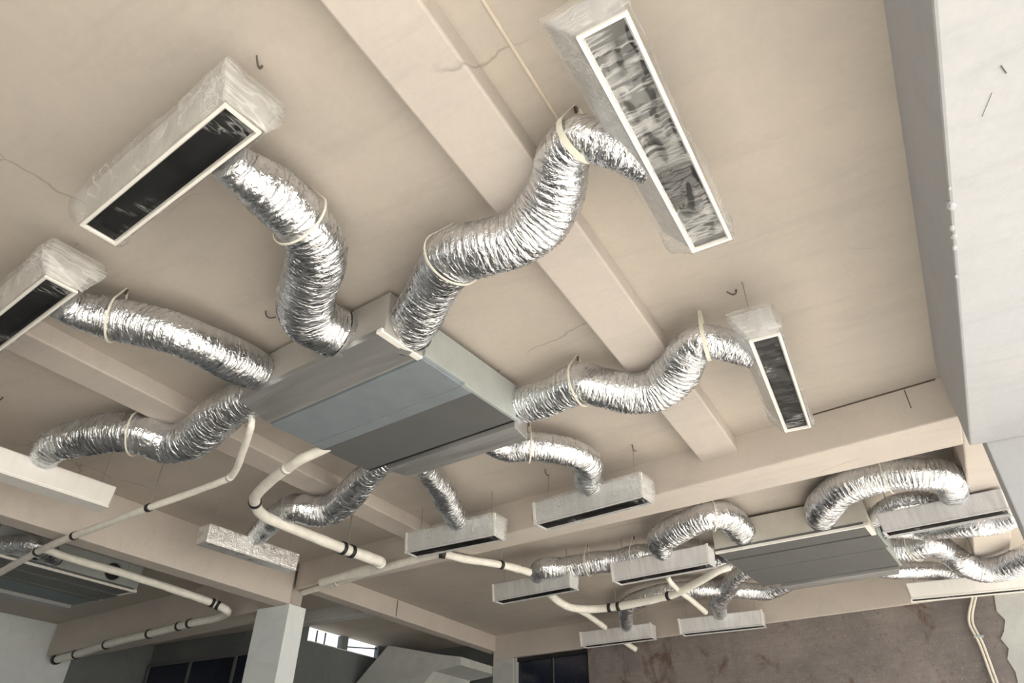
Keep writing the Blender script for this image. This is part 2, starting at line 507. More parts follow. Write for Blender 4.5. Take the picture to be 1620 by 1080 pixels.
# dark rear window: frame, mullion, glass panes
w1 = empty('window_1', (-5.575, yw(-5.575), 0.0), math.atan(-0.106))
struct(w1, 'dark blue window under the far beam')
obj('pane', *boxg(-0.70, -0.03, 0.10, 0.112, 0.95, 3.76), 'glass', w1)
obj('pane', *boxg(0.03, 0.70, 0.10, 0.112, 0.95, 3.76), 'glass', w1)
obj('window_frame', *boxg(-0.75, -0.68, 0.03, 0.15, 0.9, 3.81), 'sash', w1)
obj('window_frame', *join([boxg(0.68, 0.74, 0.06, 0.15, 0.9, 3.81), boxg(-0.68, 0.68, 0.06, 0.15, 3.75, 3.81), boxg(-0.68, 0.68, 0.06, 0.15, 0.9, 0.97)]), 'black', w1)
obj('mullion', *boxg(-0.02, 0.02, 0.09, 0.14, 0.97, 3.75), 'black', w1)
obj('wall_panel', *boxg(-0.75, 0.74, 0.02, 0.2, 0.0, 0.9), 'brown_wall', w1)
# dim room behind the column
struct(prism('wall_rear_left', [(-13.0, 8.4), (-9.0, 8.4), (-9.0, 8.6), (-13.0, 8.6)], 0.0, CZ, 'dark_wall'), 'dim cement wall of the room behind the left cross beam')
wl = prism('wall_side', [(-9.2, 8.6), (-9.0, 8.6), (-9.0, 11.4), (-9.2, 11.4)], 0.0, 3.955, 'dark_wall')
struct(wl, 'dim wall below the bright slot windows')
obj('post', *boxg(-9.15, -9.05, 9.46, 9.62, 3.955, CZ), 'dark_wall', wl)
obj('post', *boxg(-9.15, -9.05, 10.45, 11.4, 3.955, CZ), 'dark_wall', wl)
w2 = empty('window_2', (-9.1, 9.5, 3.955)); struct(w2, 'bright slot window under the slab behind the column')
obj('sill', *boxg(-0.12, 0.13, -0.88, 0.95, 0.0, 0.012), 'white_frame', w2)
obj('glazing_bar', *join([rod((0, 0.16, 0.10), (0, 0.95, 0.20), 0.012, 6)]), 'galv_dark', w2)
obj('glazing_bar', *boxg(-0.01, 0.01, -0.62, -0.60, 0.012, 0.23), 'galv_dark', w2)
obj('glazing_bar', *boxg(-0.01, 0.01, -0.42, -0.40, 0.012, 0.23), 'galv_dark', w2)
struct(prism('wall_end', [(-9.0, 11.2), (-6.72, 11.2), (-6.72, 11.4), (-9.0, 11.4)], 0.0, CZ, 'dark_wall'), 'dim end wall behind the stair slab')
sp = [(-8.98, 3.42), (-8.28, 4.03), (-7.16, 3.79), (-6.74, 3.72), (-6.74, 3.60), (-7.27, 3.55), (-8.98, 1.85)]
sv = [(x, 9.8, z) for x, z in sp] + [(x, 10.9, z) for x, z in sp]
n = len(sp)
struct(obj('stair_slab', sv, [tuple(range(n - 1, -1, -1)), tuple(range(n, 2 * n))] + [(i, (i + 1) % n, n + (i + 1) % n, n + i) for i in range(n)], 'grey_wall'),
       'sloping grey underside of a stair seen past the column')
# dark window in the dim room at the left
w3 = empty('window_3', (-10.9, 8.4, 0.0)); struct(w3, 'dark window in the dim room at the lower left')
for k in range(3):
    obj('pane', *boxg(-1.75 + 1.16 * k, -0.64 + 1.16 * k, -0.03, -0.018, 1.6, 3.80), 'glass', w3)
obj('window_frame', *join([boxg(-1.80, 1.74, -0.06, 0.0, 3.80, 3.86), boxg(-1.80, 1.74, -0.06, 0.0, 1.5, 1.6)] +
                          [boxg(-1.80 + 1.16 * k, -1.75 + 1.16 * k, -0.06, 0.0, 1.6, 3.80) for k in range(4)]), 'galv_dark', w3)
# thin plaster ridge on the ceiling
struct(obj('trim_1', *join([boxg(-0.828, -0.815, 0.3, 1.78, 4.192, 4.203)]), 'ridge'), 'thin pale plaster ridge on the ceiling beside the rib')

# ------------------------------------------------------------------ air handling units
def ac_unit(name, loc, rz, L, label, taper=0.0, dn=0.32, db=0.97, df=0.22, under='galv', dark='galv_dark', front='duct_board', edge=False, holes=()):
    """long side along local x, near plenum at y = 0; z = 0 is the underside of the casing"""
    t = tag(empty(name, loc, rz), label, 'air handler', 'ceiling air handling units')
    h = CZ - loc[2] - 0.03
    a = -L / 2; b = L / 2
    prism('near_plenum', [(a + taper, 0.0), (b, 0.0), (b, dn), (a, dn)], -0.005, h, front, t, 0.004)
    prism('foil_wrapping', [(a + taper - 0.004, -0.004), (b - 0.05, -0.004), (b - 0.05, dn - 0.02), (a + 0.02, dn - 0.02)], -0.012, 0.03,
          'foil_tape' if not edge else under, t)
    bevel_box('casing', a, b, dn, dn + db, 0.0, h - 0.02, under, t, 0.006)
    bevel_box('light_panel', a + 0.015, b - 0.012, dn + 0.015, dn + db * 0.46, -0.016, 0.002, under, t, 0.003)
    bevel_box('lower_trim', a + 0.015, b - 0.012, dn + db * 0.40, dn + db * 0.505, -0.022, 0.0, under, t, 0.004)
    bevel_box('dark_panel', a + 0.015, b - 0.012, dn + db * 0.51, dn + db - 0.02, -0.018, 0.002, dark, t, 0.003)
    bevel_box('side_panel', b, b + 0.012, dn + 0.01, dn + db - 0.02, 0.004, h - 0.03, 'galv_light', t, 0.003)
    bevel_box('side_panel', a - 0.012, a, dn + 0.01, dn + db - 0.02, 0.004, h - 0.03, 'galv_light', t, 0.003)
    obj('seam', *boxg(a + 0.02, b - 0.02, dn + db - 0.02, dn + db + 0.012, -0.01, 0.02), 'black', t)
    # the far plenum, hung a little lower, taped in foil
    prism('far_plenum', [(a + 0.22, dn + db + 0.01), (b - 0.02, dn + db + 0.01), (b - 0.06, dn + db + df), (a + 0.26, dn + db + df)], -0.055, h - 0.06, 'foil_tape', t, 0.006)
    bevel_box('flange', b - 0.05, b - 0.005, -0.02, dn + 0.01, -0.016, 0.012, 'white_frame', t, 0.004)
    bevel_box('flange', b - 0.012, b + 0.014, dn + db * 0.4, dn + db + 0.02, -0.02, 0.004, 'galv_light', t, 0.003)
    if edge:
        bevel_box('edge_strip', a + taper, b, -0.012, 0.012, -0.02, 0.006, 'white_frame', t, 0.003)
    for hx, hz, hr in holes:
        C = np.array([[hx, -0.004, hz, hr], [hx, 0.02, hz, hr]])
        v, f = tubeg(C, 24)
        po = obj('port', v, f, 'black', t)
        C = np.array([[hx, -0.014, hz, hr + 0.012], [hx, 0.0, hz, hr + 0.012]])
        v, f = tubeg(C, 24, None, False)
        obj('port_collar', v, f, 'galv_light', po)
    for sx in (a + 0.12, b - 0.12):
        for sy in (dn + 0.1, dn + db - 0.1):
            v, f = rod((sx, sy, h - 0.02), (sx, sy, CZ - loc[2] + 0.01), 0.006)
            obj('hanger_rod', v, f, 'rod', t)
    return t

ac_unit('air_handler', (-2.98, 2.405, 3.885), -0.10, 1.48, 'large blue-grey ceiling unit at the centre, with a dark rear panel', taper=0.12, front='plenum_grey')
ac_unit('air_handler', (-1.01, 7.055, 3.88), -0.085, 1.50, 'grey ceiling unit in the rear bay, near the white column', dn=0.30, db=1.15, df=0.2,
        under='galv_dark', dark='galv_dark', edge=True)
ac_unit('air_handler', (-8.48, 4.25, 3.87), math.pi / 2, 1.75, 'slate ceiling unit in the dim bay at far left', dn=0.32, db=1.0, df=0.2,
        under='galv_dark', dark='steel_blue', front='galv_light', edge=True, holes=((0.50, 0.15, 0.10), (-0.42, 0.13, 0.09)))

# ------------------------------------------------------------------ slot diffusers in packing film
def grid_sheet(nx, ny, fn):
    V = [fn(i / nx, j / ny) for j in range(ny + 1) for i in range(nx + 1)]
    F = [(j * (nx + 1) + i, j * (nx + 1) + i + 1, (j + 1) * (nx + 1) + i + 1, (j + 1) * (nx + 1) + i) for j in range(ny) for i in range(nx)]
    return V, F

def diffuser(loc, rz, L, label, wb=0.17, wt=0.21, h=0.2, body='wrap_grey', opening='film_dark', wrap=True, rods=True, tape=False, seed=0, sealed=None, bag=0.02, rim='white_frame', lean=0.0):
    t = tag(empty('slot_diffuser', loc, rz), label, 'air diffuser', 'slot diffusers in packing film')
    a, b = -L / 2, L / 2
    def ring(w, l, z, s=0.0): return [(-l, s - w, z), (l, s - w, z), (l, s + w, z), (-l, s + w, z)]
    lt = L / 2 + 0.008
    # casing: slightly flared box, open below with a black throat
    V = ring(wt / 2, lt, h, lean) + ring(wb / 2, L / 2, 0.012) + ring(wb / 2 - 0.016, L / 2 - 0.016, 0.012) + ring(wb / 2 - 0.016, L / 2 - 0.016, 0.06)
    F = [(3, 2, 1, 0)[::-1]]
    for s in (0, 4):
        for i in range(4):
            j = (i + 1) % 4
            F.append((s + i, s + 4 + i, s + 4 + j, s + j))
    o = obj('casing', V, F, body, t)
    md = o.modifiers.new('bevel', 'BEVEL'); md.width = 0.012; md.segments = 2; md.limit_method = 'ANGLE'
    if sealed is None:
        V = ring(wb / 2 - 0.016, L / 2 - 0.016, 0.012) + ring(wb / 2 - 0.02, L / 2 - 0.02, 0.05)
        obj('throat', V, [(0, 1, 5, 4), (1, 2, 6, 5), (2, 3, 7, 6), (3, 0, 4, 7), (4, 5, 6, 7)], 'slot', o)
        # white flange round the slot
        w, l, i_ = wb / 2 + 0.004, L / 2 + 0.004, (0.013 if rim == 'white_frame' else 0.009)
        obj('flange', *join([boxg(-l, l, -w, -w + i_, 0.0, 0.013), boxg(-l, l, w - i_, w, 0.0, 0.013),
                             boxg(-l, -l + i_, -w + i_, w - i_, 0.0, 0.013), boxg(l - i_, l, -w + i_, w - i_, 0.0, 0.013)]), rim, t)
        def fn(u, v):
            x = a + 0.012 + u * (L - 0.024); y = (v - 0.5) * (wb - 0.026)
            d = noise.noise(Vector((x * 7 + seed, y * 16, seed * 1.7))) * 0.014 + noise.noise(Vector((x * 19, y * 30 + seed, 4.0))) * 0.005
            e = min(1.0, 6 * min(u, 1 - u, v, 1 - v) * 2)
            return (x, y, 0.010 + d * e + 0.004 * e)
        v, f = grid_sheet(70, 12, fn)
        obj('film_sheet', v, f, opening, t, True)
    else:
        bevel_box('cover', a, b, -wb / 2, wb / 2, 0.0, 0.016, sealed, t, 0.004)
    if wrap:
        # loose film bag round the sides and both ends
        per = []
        hw, hl = wt / 2 + 0.006, lt + 0.006
        n1, n2 = 64, 12
        for i in range(n1): per.append((-hl + 2 * hl * i / n1, -hw))
        for i in range(n2): per.append((hl, -hw + 2 * hw * i / n2))
        for i in range(n1): per.append((hl - 2 * hl * i / n1, hw))
        for i in range(n2): per.append((-hl, hw - 2 * hw * i / n2))
        N = len(per); R = 9
        V, F = [], []
        for j in range(R + 1):
            q = j / R
            sc_ = (wb / wt) + (1 - wb / wt) * q
            for (x, y) in per:
                puff = bag * (0.35 + 0.65 * math.sin(math.pi * min(1, q * 0.9 + 0.05))) * (0.5 + noise.noise(Vector((x * 5 + seed, y * 9, q * 1.6 + seed))))
                puff += 0.006 * noise.noise(Vector((x * 22, y * 22, q * 4 + seed)))
                endf = 1.0 if abs(x) > hl - 0.01 else 0.0
                puff = max(0.003, puff) + endf * bag * 0.7 * math.sin(math.pi * q)
                nx = (1 if x > 0 else -1) if endf else 0
                ny = 0 if endf and abs(y) < hw - 0.001 else (1 if y > 0 else -1)
                V.append((x + nx * puff, y * sc_ + ny * puff + lean * q, 0.006 + q * (h + 0.006)))
        for j in range(R):
            for i in range(N):
                k = (i + 1) % N
                F.append((j * N + i, j * N + k, (j + 1) * N + k, (j + 1) * N + i))
        obj('plastic_wrap', V, F, 'film_body', t, True)
    if tape:
        for sx in (a, b):
            q = 1 if sx > 0 else -1
            obj('edge_tape', *join([([(sx - 0.012, -wb / 2 - 0.006, 0.0), (sx + 0.012, -wb / 2 - 0.006, 0.0), (sx + 0.016 + 0.008 * q, -wt / 2 - 0.008, h), (sx - 0.008 + 0.008 * q, -wt / 2 - 0.008, h),
                                      (sx - 0.012, -wb / 2 + 0.004, 0.0), (sx + 0.012, -wb / 2 + 0.004, 0.0), (sx + 0.016 + 0.008 * q, -wt / 2 + 0.004, h), (sx - 0.008 + 0.008 * q, -wt / 2 + 0.004, h)],
                                     [(0, 1, 2, 3), (7, 6, 5, 4), (0, 4, 5, 1), (1, 5, 6, 2), (2, 6, 7, 3), (3, 7, 4, 0)])]), 'white_frame', t)
    if rods:
        for sx in (a + 0.09, b - 0.09):
            v, f = rod((sx, lean, h - 0.01), (sx, lean, CZ - loc[2] + 0.01), 0.004)
            obj('hanger_rod', v, f, 'rod', t)
    return t

H90 = math.pi / 2
diffuser((-2.352, 0.96, 3.85), -0.10, 1.12, 'film-wrapped slot diffuser at upper left with a plain black opening', body='wrap_warm', wb=0.165, wt=0.26, h=0.22, seed=1, bag=0.03)
diffuser((-3.985, 1.20, 3.85), -0.10, 1.12, 'film-wrapped slot diffuser cut off by the left edge, end bag bulging', body='wrap_warm', wb=0.16, wt=0.25, h=0.22, seed=2, bag=0.035)
diffuser((-0.382, 1.79, 3.72), H90, 1.20, 'film-wrapped slot diffuser at top right, its opening full of crumpled film', wb=0.175, wt=0.28, h=0.2, body='wrap_grey', opening='film_grey', seed=3, bag=0.03, lean=0.075)
diffuser((-0.383, 3.82, 3.72), H90 + 0.055, 1.17, 'film-wrapped slot diffuser hanging end-on before the cross beam at right', wb=0.158, wt=0.23, h=0.2, body='wrap_grey', seed=4, bag=0.025, lean=0.05)
diffuser((-2.255, 5.14, 3.72), -0.13, 1.07, 'grey slot diffuser below the right end of the centre unit, under the cross beam', body='wrap_grey', rim='wrap_grey', tape=True, seed=5, bag=0.006)
diffuser((-3.77, 5.27, 3.72), -0.02, 1.03, 'grey slot diffuser hanging over the black-banded pipe on the cross beam', body='wrap_grey', rim='wrap_grey', tape=True, seed=6, bag=0.006)
diffuser((-5.79, 4.55, 3.72), H90 - 0.07, 1.10, 'shiny foil-wrapped slot diffuser left of the lagged pipe bend', body='foil_slab', sealed='foil_slab', wrap=False, wb=0.17, wt=0.18, h=0.18, seed=7)
diffuser((-5.87, 2.42, 3.71), H90 - 0.07, 1.16, 'plain white slot diffuser at the left edge beside the deep beam', body='wrap_white', sealed='wrap_white', wrap=False, wb=0.19, wt=0.20, h=0.19, seed=8)
diffuser((-3.935, 7.18, 3.72), -0.11, 1.09, 'grey slot diffuser hung furthest left in the rear bay', body='wrap_grey', rim='wrap_grey', tape=True, seed=9, wrap=False)
diffuser((-2.335, 7.095, 3.72), -0.115, 1.11, 'silver slot diffuser in the rear bay, left of the grey unit', body='wrap_silver', rim='wrap_silver', tape=True, seed=10, wrap=False)
diffuser((-4.10, 10.02, 3.72), -0.06, 1.14, 'small far slot diffuser above the edge of the dark rear window', body='wrap_silver', rim='wrap_silver', tape=True, seed=11, wrap=False)
diffuser((-2.53, 9.96, 3.72), 0.0, 1.13, 'small far slot diffuser against the top of the brown wall', body='wrap_silver', rim='wrap_silver', tape=True, seed=12, wrap=False)
diffuser((0.318, 6.70, 3.68), -0.13, 0.95, 'pale slot diffuser below the arched duct near the white column', body='wrap_silver', rim='wrap_silver', wb=0.16, wt=0.17, h=0.18, seed=13, wrap=False)
diffuser((0.43, 9.24, 3.66), 0.08, 1.18, 'white slot diffuser over the conduit at the lower right', body='wrap_white', wb=0.16, wt=0.17, h=0.18, seed=14, wrap=False)

# ------------------------------------------------------------------ flexible foil ducts
DUCTS = {
    'd1': [(-2.102,1.060,3.960,0.094), (-2.108,1.133,3.970,0.105), (-2.095,1.213,3.970,0.116), (-2.107,1.394,3.990,0.138), (-2.123,1.568,3.980,0.143), (-2.207,1.722,3.980,0.149), (-2.399,1.870,4.000,0.157), (-2.574,2.007,4.010,0.165), (-2.682,2.183,4.020,0.160), (-2.642,2.432,4.030,0.150)],
    'd2': [(-3.736,1.290,3.960,0.095), (-3.752,1.355,3.970,0.104), (-3.721,1.435,3.970,0.113), (-3.660,1.534,3.980,0.126), (-3.525,1.666,3.960,0.127), (-3.376,1.798,3.920,0.127), (-3.340,2.003,3.930,0.131), (-3.385,2.286,3.990,0.139), (-3.406,2.563,4.030,0.110)],
    'd3': [(-6.000,2.460,3.890,0.082), (-5.625,2.346,3.970,0.127), (-5.304,2.352,3.970,0.140), (-4.922,2.469,3.980,0.153), (-4.755,2.604,3.950,0.153), (-4.698,2.725,3.930,0.155), (-4.398,2.736,3.930,0.157), (-4.080,2.659,3.980,0.157), (-3.791,2.630,4.010,0.148), (-3.436,2.611,4.040,0.111)],
    'd4': [(-2.304,2.570,4.020,0.148), (-2.120,2.454,4.020,0.150), (-1.832,2.246,4.010,0.140), (-1.588,2.080,3.960,0.148), (-1.401,2.060,3.910,0.143), (-1.213,2.080,3.910,0.140), (-1.029,2.031,3.950,0.143), (-0.902,1.911,3.980,0.131), (-0.824,1.809,4.000,0.119), (-0.715,1.747,3.980,0.100), (-0.649,1.772,3.940,0.096), (-0.563,1.826,3.880,0.092), (-0.478,1.921,3.840,0.087)],
    'd5': [(-2.335,3.697,4.020,0.128), (-2.138,3.679,4.020,0.130), (-1.862,3.633,4.000,0.135), (-1.592,3.555,3.980,0.139), (-1.458,3.631,3.950,0.138), (-1.292,3.732,3.910,0.138), (-1.130,3.759,3.910,0.145), (-0.966,3.686,3.950,0.146), (-0.847,3.555,3.980,0.134), (-0.734,3.478,3.980,0.110), (-0.617,3.517,3.940,0.101), (-0.525,3.572,3.900,0.096), (-0.471,3.614,3.870,0.088)],
    'd6': [(-2.580,3.800,3.970,0.086), (-2.519,4.130,3.980,0.105), (-2.349,4.224,3.990,0.116), (-2.201,4.358,3.990,0.117), (-2.085,4.517,3.980,0.118), (-2.078,4.727,3.970,0.121), (-2.198,4.954,3.960,0.114), (-2.170,5.280,3.910,0.076)],
    'd7': [(-3.250,4.031,3.960,0.077), (-3.350,4.290,3.970,0.091), (-3.434,4.587,3.970,0.107), (-3.583,4.921,3.960,0.112), (-3.730,5.400,3.900,0.079)],
    'd8': [(-3.348,3.823,3.970,0.092), (-3.576,3.865,3.950,0.099), (-3.882,4.019,3.940,0.120), (-4.185,4.200,3.940,0.138), (-4.501,4.341,3.930,0.143), (-4.681,4.284,3.920,0.143), (-4.799,4.157,3.930,0.130), (-5.141,4.255,3.940,0.122), (-5.499,4.440,3.955,0.114), (-5.920,4.600,3.880,0.083)],
    'e1': [(-1.498,7.433,4.020,0.122), (-1.437,7.011,4.030,0.137), (-1.460,6.591,4.030,0.138), (-1.573,6.440,4.020,0.137), (-1.772,6.463,4.000,0.138), (-2.038,6.602,3.980,0.142), (-2.228,6.786,3.975,0.126), (-2.300,7.250,3.900,0.080)],
    'e2': [(-1.829,7.852,3.980,0.106), (-2.159,7.413,3.980,0.104), (-2.531,7.134,3.980,0.118), (-2.858,7.184,3.980,0.120), (-3.098,7.131,3.980,0.121), (-3.491,7.083,3.960,0.123), (-3.739,6.992,3.950,0.124), (-3.970,7.330,3.900,0.080)],
    'e3': [(-0.722,7.534,4.070,0.097), (-0.688,7.128,4.040,0.139), (-0.561,6.670,4.020,0.150), (-0.307,6.325,4.020,0.142), (0.002,6.250,4.020,0.137), (0.273,6.230,3.970,0.133), (0.437,6.375,3.940,0.134), (0.440,6.900,3.850,0.082)],
    'e4': [(-0.273,7.314,4.000,0.079), (-0.069,6.993,4.000,0.088), (0.125,6.907,4.000,0.086), (0.290,6.936,3.960,0.085), (0.280,6.800,3.800,0.059)],
    'e5': [(-0.192,7.603,4.000,0.081), (0.109,7.769,4.000,0.094), (0.359,7.335,3.840,0.093), (0.544,7.160,3.770,0.090), (0.714,7.181,3.770,0.089), (0.865,7.089,3.770,0.075)],
    'e6': [(-0.320,8.257,4.030,0.087), (-0.187,8.274,4.000,0.122), (-0.004,8.246,3.970,0.127), (0.206,8.167,3.960,0.125), (0.327,8.476,3.950,0.128), (0.420,8.464,3.820,0.125), (0.559,8.571,3.750,0.125), (0.760,8.530,3.730,0.123), (1.032,8.137,3.720,0.116)],
    'e7': [(-0.478,8.938,4.000,0.070), (-0.309,8.970,3.970,0.092), (-0.027,9.124,3.970,0.100), (0.235,9.233,3.940,0.099), (0.400,9.270,3.780,0.083)],
    'e8': [(-1.624,8.332,4.020,0.078), (-1.891,8.511,4.000,0.089), (-2.122,8.947,4.000,0.110), (-2.335,9.343,4.000,0.115), (-2.418,9.498,3.980,0.116), (-2.550,10.100,3.900,0.084)],
    'e9': [(-1.330,9.039,3.980,0.065), (-1.741,9.319,4.000,0.103), (-2.072,9.157,4.020,0.103), (-2.443,8.890,4.020,0.103), (-2.918,8.801,4.020,0.104), (-3.343,8.943,4.000,0.108), (-3.641,9.260,3.980,0.112), (-4.000,10.170,3.900,0.080)],
    'g1': [(-8.823,3.212,4.000,0.102), (-8.661,3.398,3.980,0.102), (-8.343,3.505,3.960,0.101), (-8.114,3.597,3.950,0.101), (-8.152,3.781,3.940,0.103), (-8.454,4.044,3.960,0.077)],
}
PIPES = {
    'p1': [(-3.764,2.713,3.900,0.025), (-3.764,2.725,3.840,0.025), (-4.032,2.907,3.800,0.026), (-4.381,3.124,3.770,0.027), (-4.572,3.145,3.750,0.028), (-4.909,3.150,3.730,0.028), (-5.358,3.114,3.680,0.029), (-5.927,3.155,3.670,0.030), (-6.506,3.189,3.660,0.032), (-7.228,3.279,3.660,0.034), (-8.308,3.483,3.660,0.037), (-9.567,3.714,3.680,0.040)],
    'p2': [(-3.573,3.325,3.910,0.041), (-3.715,3.311,3.880,0.041), (-3.897,3.304,3.840,0.041), (-4.268,3.414,3.820,0.043), (-4.567,3.535,3.800,0.045), (-4.730,3.649,3.800,0.046), (-4.915,3.920,3.800,0.048), (-4.926,4.342,3.800,0.050), (-4.908,4.979,3.800,0.054), (-4.871,5.323,3.800,0.056), (-4.866,5.471,3.800,0.057), (-4.978,5.584,3.800,0.058), (-5.237,5.650,3.800,0.059), (-5.599,5.697,3.800,0.045), (-5.961,5.756,3.800,0.046)],
    'p3': [(-6.637,6.124,3.850,0.033), (-6.064,5.983,3.840,0.036), (-5.130,5.783,3.840,0.041), (-4.362,5.675,3.840,0.039), (-4.190,5.663,3.830,0.038), (-4.064,5.886,3.820,0.039), (-3.917,6.151,3.830,0.039), (-3.822,6.457,3.850,0.040), (-3.760,6.743,3.860,0.041)],
    'p4': [(-7.508,3.445,3.770,0.037), (-7.563,3.810,3.770,0.039), (-7.567,4.396,3.770,0.041), (-7.575,5.154,3.750,0.044), (-7.550,5.554,3.720,0.045), (-7.456,5.705,3.660,0.045), (-7.592,5.834,3.650,0.046), (-7.910,5.924,3.650,0.047), (-8.437,5.955,3.650,0.048), (-9.241,6.071,3.650,0.051), (-10.453,6.221,3.650,0.054), (-11.606,6.456,3.650,0.058), (-12.562,6.599,3.650,0.060)],
    'p5': [(-3.941,7.539,3.840,0.045), (-3.854,7.647,3.750,0.045), (-3.804,7.890,3.730,0.045), (-3.624,8.056,3.730,0.046), (-3.393,8.110,3.730,0.045), (-3.011,8.089,3.740,0.044), (-2.668,8.027,3.750,0.043), (-2.494,7.976,3.760,0.043), (-2.165,7.790,3.800,0.042), (-1.894,7.630,3.840,0.040), (-1.752,7.638,3.870,0.040)],
    'p6': [(-3.906,7.536,3.820,0.032), (-3.887,7.799,3.780,0.033), (-3.860,8.374,3.770,0.035), (-3.949,9.209,3.770,0.037)],
    'p7': [(-2.457,7.607,3.850,0.030), (-2.449,7.693,3.800,0.030), (-2.457,8.052,3.780,0.031), (-2.452,8.426,3.770,0.032), (-2.480,9.039,3.770,0.034)],
    'p8': [(-4.106,10.213,3.800,0.040), (-4.067,10.352,3.750,0.040), (-4.002,10.457,3.700,0.040)],
}

UNIT_FIRST = ('d4', 'd5', 'd6', 'd7', 'd8', 'e1', 'e2', 'e3', 'e4', 'e5', 'e6', 'e7', 'e8', 'e9')     # first point is at the unit

def flexible_duct(key, label, straps=(), smooth_from=None, collar=True, seed=0, wide=()):
    P = DUCTS[key]
    C, par, q = catmull(P, 0.0085)
    n = len(C); seg = 34
    base = np.array([P[0][0], P[0][1], P[0][2]])
    a = np.linspace(0, 2 * math.pi, seg, endpoint=False)
    R = np.zeros((n, seg))
    rng = random.Random(seed * 13 + 5)
    # pleats of uneven spacing: phase runs along the duct, tilted a little round it
    ph = np.cumsum([0.0085 / (0.030 + 0.016 * noise.noise(Vector((s * 4.0, seed * 3.1, 0)))) for s in q])
    ca, sa = np.cos(a), np.sin(a)
    for i in range(n):
        s = q[i]
        crump = 0.8 + 0.9 * max(-0.35, noise.noise(Vector((s * 2.6, seed * 7.7, 3.3))))
        for k in range(seg):
            v = Vector((ca[k] * 1.3, sa[k] * 1.3, s * 5.0 + seed * 11))
            ang = noise.noise(v)
            pl = ph[i] + 0.35 * ang + 0.28 * noise.noise(Vector((ca[k] * 2.6, sa[k] * 2.6, s * 3 + seed)))
            saw = 1 - abs(2 * (pl - math.floor(pl)) - 1)
            saw = saw ** 1.3
            loc_amp = 0.5 + 0.5 * noise.noise(Vector((ca[k] * 1.7, sa[k] * 1.7, s * 6 + seed * 2 + 40)))
            R[i, k] = C[i, 3] * (0.965 + 0.095 * saw * crump * max(0.1, loc_amp) * 1.5 + 0.055 * ang + 0.022 * noise.noise(Vector((ca[k] * 6, sa[k] * 6, s * 38 + seed))))
    C0 = C.copy(); C0[:, :3] -= base
    v, f = tubeg(C0, seg, R)
    t = tag(empty('flexible_duct', tuple(base)), label, 'duct', 'flexible foil ducts')
    sl = obj('foil_sleeve', v, f, 'foil', t, True)
    at = sl.data.attributes.new('pleat', 'FLOAT_VECTOR', 'POINT')
    pv = np.stack([np.tile(ca * 1.5, n), np.tile(sa * 1.5, n), np.repeat(q * 42 + seed * 9, seg)], 1)
    at.data.foreach_set('vector', pv.astype(np.float32).ravel())
    T, N, Bn = frames(C0)
    if collar:
        for i in (((2, 9),) if key in UNIT_FIRST else ((n - 10, n - 3),)):
            Cc = C0[i[0]:i[1]].copy(); Cc[:, 3] *= 1.05
            v, f = tubeg(Cc, 24, None, False)
            obj('tape_collar', v, f, 'foil_tape', t, True)
    for sp in straps:
        wd, sp = (0.011, sp) if not isinstance(sp, tuple) else sp
        i = int(np.argmin(np.abs(par - sp)))
        c = C0[i, :3]; r = C0[i, 3] * 1.10
        tt = T[i].copy(); tt[2] = 0; tt /= np.linalg.norm(tt)
        side = np.array([-tt[1], tt[0], 0]); up = np.array([0, 0, 1.0])
        top = CZ - base[2] - c[2] + 0.004
        outl = []
        start = math.radians(28)
        for k in range(29):
            an = math.pi - start + (math.pi + 2 * start) * k / 28
            outl.append(c + r * (math.cos(an) * side + math.sin(an) * up))
        apex = c + up * top
        outl = [apex + side * -0.012] + outl + [apex + side * 0.012]
        V, F = [], []
        for p in outl:
            dv = p - c; dv = dv / np.linalg.norm(dv)
            for w in (-wd / 2, wd / 2):
                V.append(p + tt * w); V.append(p + tt * w + dv * 0.005)
        for k in range(len(outl) - 1):
            b0, b1 = 4 * k, 4 * k + 4
            for (x, y) in ((0, 2), (2, 3), (3, 1), (1, 0)):
                F.append((b0 + x, b0 + y, b1 + y, b1 + x))
        so = obj('strap', V, F, 'strap', t)
        v, f = rod(tuple(apex - up * 0.035), tuple(apex + up * 0.004), 0.008, 8)
        obj('strap_anchor', v, f, 'wire', so)
    return t

flexible_duct('d1', 'silver foil duct curling down from the upper-left diffuser to the centre unit', (3.6,), seed=1)
flexible_duct('d2', 'silver foil duct from the diffuser at the left edge to the centre unit', (3.1,), seed=2)
flexible_duct('d3', 'silver foil duct sagging under the left rib to the white diffuser', (3.4,), seed=3, collar=False)
flexible_duct('d4', 'fat silver foil duct climbing from the centre unit to the top-right diffuser', (2.9, (0.03, 8.9)), seed=4)
flexible_duct('d5', 'silver foil duct dipping under the right rib towards the end-on diffuser', (3.0, (0.024, 9.2)), seed=5)
flexible_duct('d6', 'short foil duct hooking from the unit corner to the diffuser below it', (2.0,), seed=6)
flexible_duct('d7', 'short straight foil duct from the rear of the centre unit', (), seed=7)
flexible_duct('d8', 'foil duct twisting from the centre unit behind the white lagged pipe', (), seed=8)
flexible_duct('e1', 'foil duct arching off the left end of the rear grey unit', (2.9,), seed=9)
flexible_duct('e2', 'foil duct lying level in the rear bay, left of the silver diffuser', (4.3, 2.3), seed=10)
flexible_duct('e3', 'large foil duct arching high over the rear unit near the white column', (4.0,), seed=11)
flexible_duct('e4', 'small foil duct tucked under the high arch in the rear bay', (), seed=12)
flexible_duct('e5', 'foil duct showing just below the pale diffuser by the white column', (), seed=13)
flexible_duct('e6', 'foil duct drooping off the rear unit and out of view at right', (2.2,), seed=14)
flexible_duct('e7', 'thin foil duct under the drooping one, leading to the lowest white diffuser', (), seed=15)
flexible_duct('e8', 'short foil duct dropping onto the far diffuser at the brown wall', (), seed=16)
flexible_duct('e9', 'thin foil duct stretched behind the rear unit to the furthest-left far diffuser', (), seed=17)
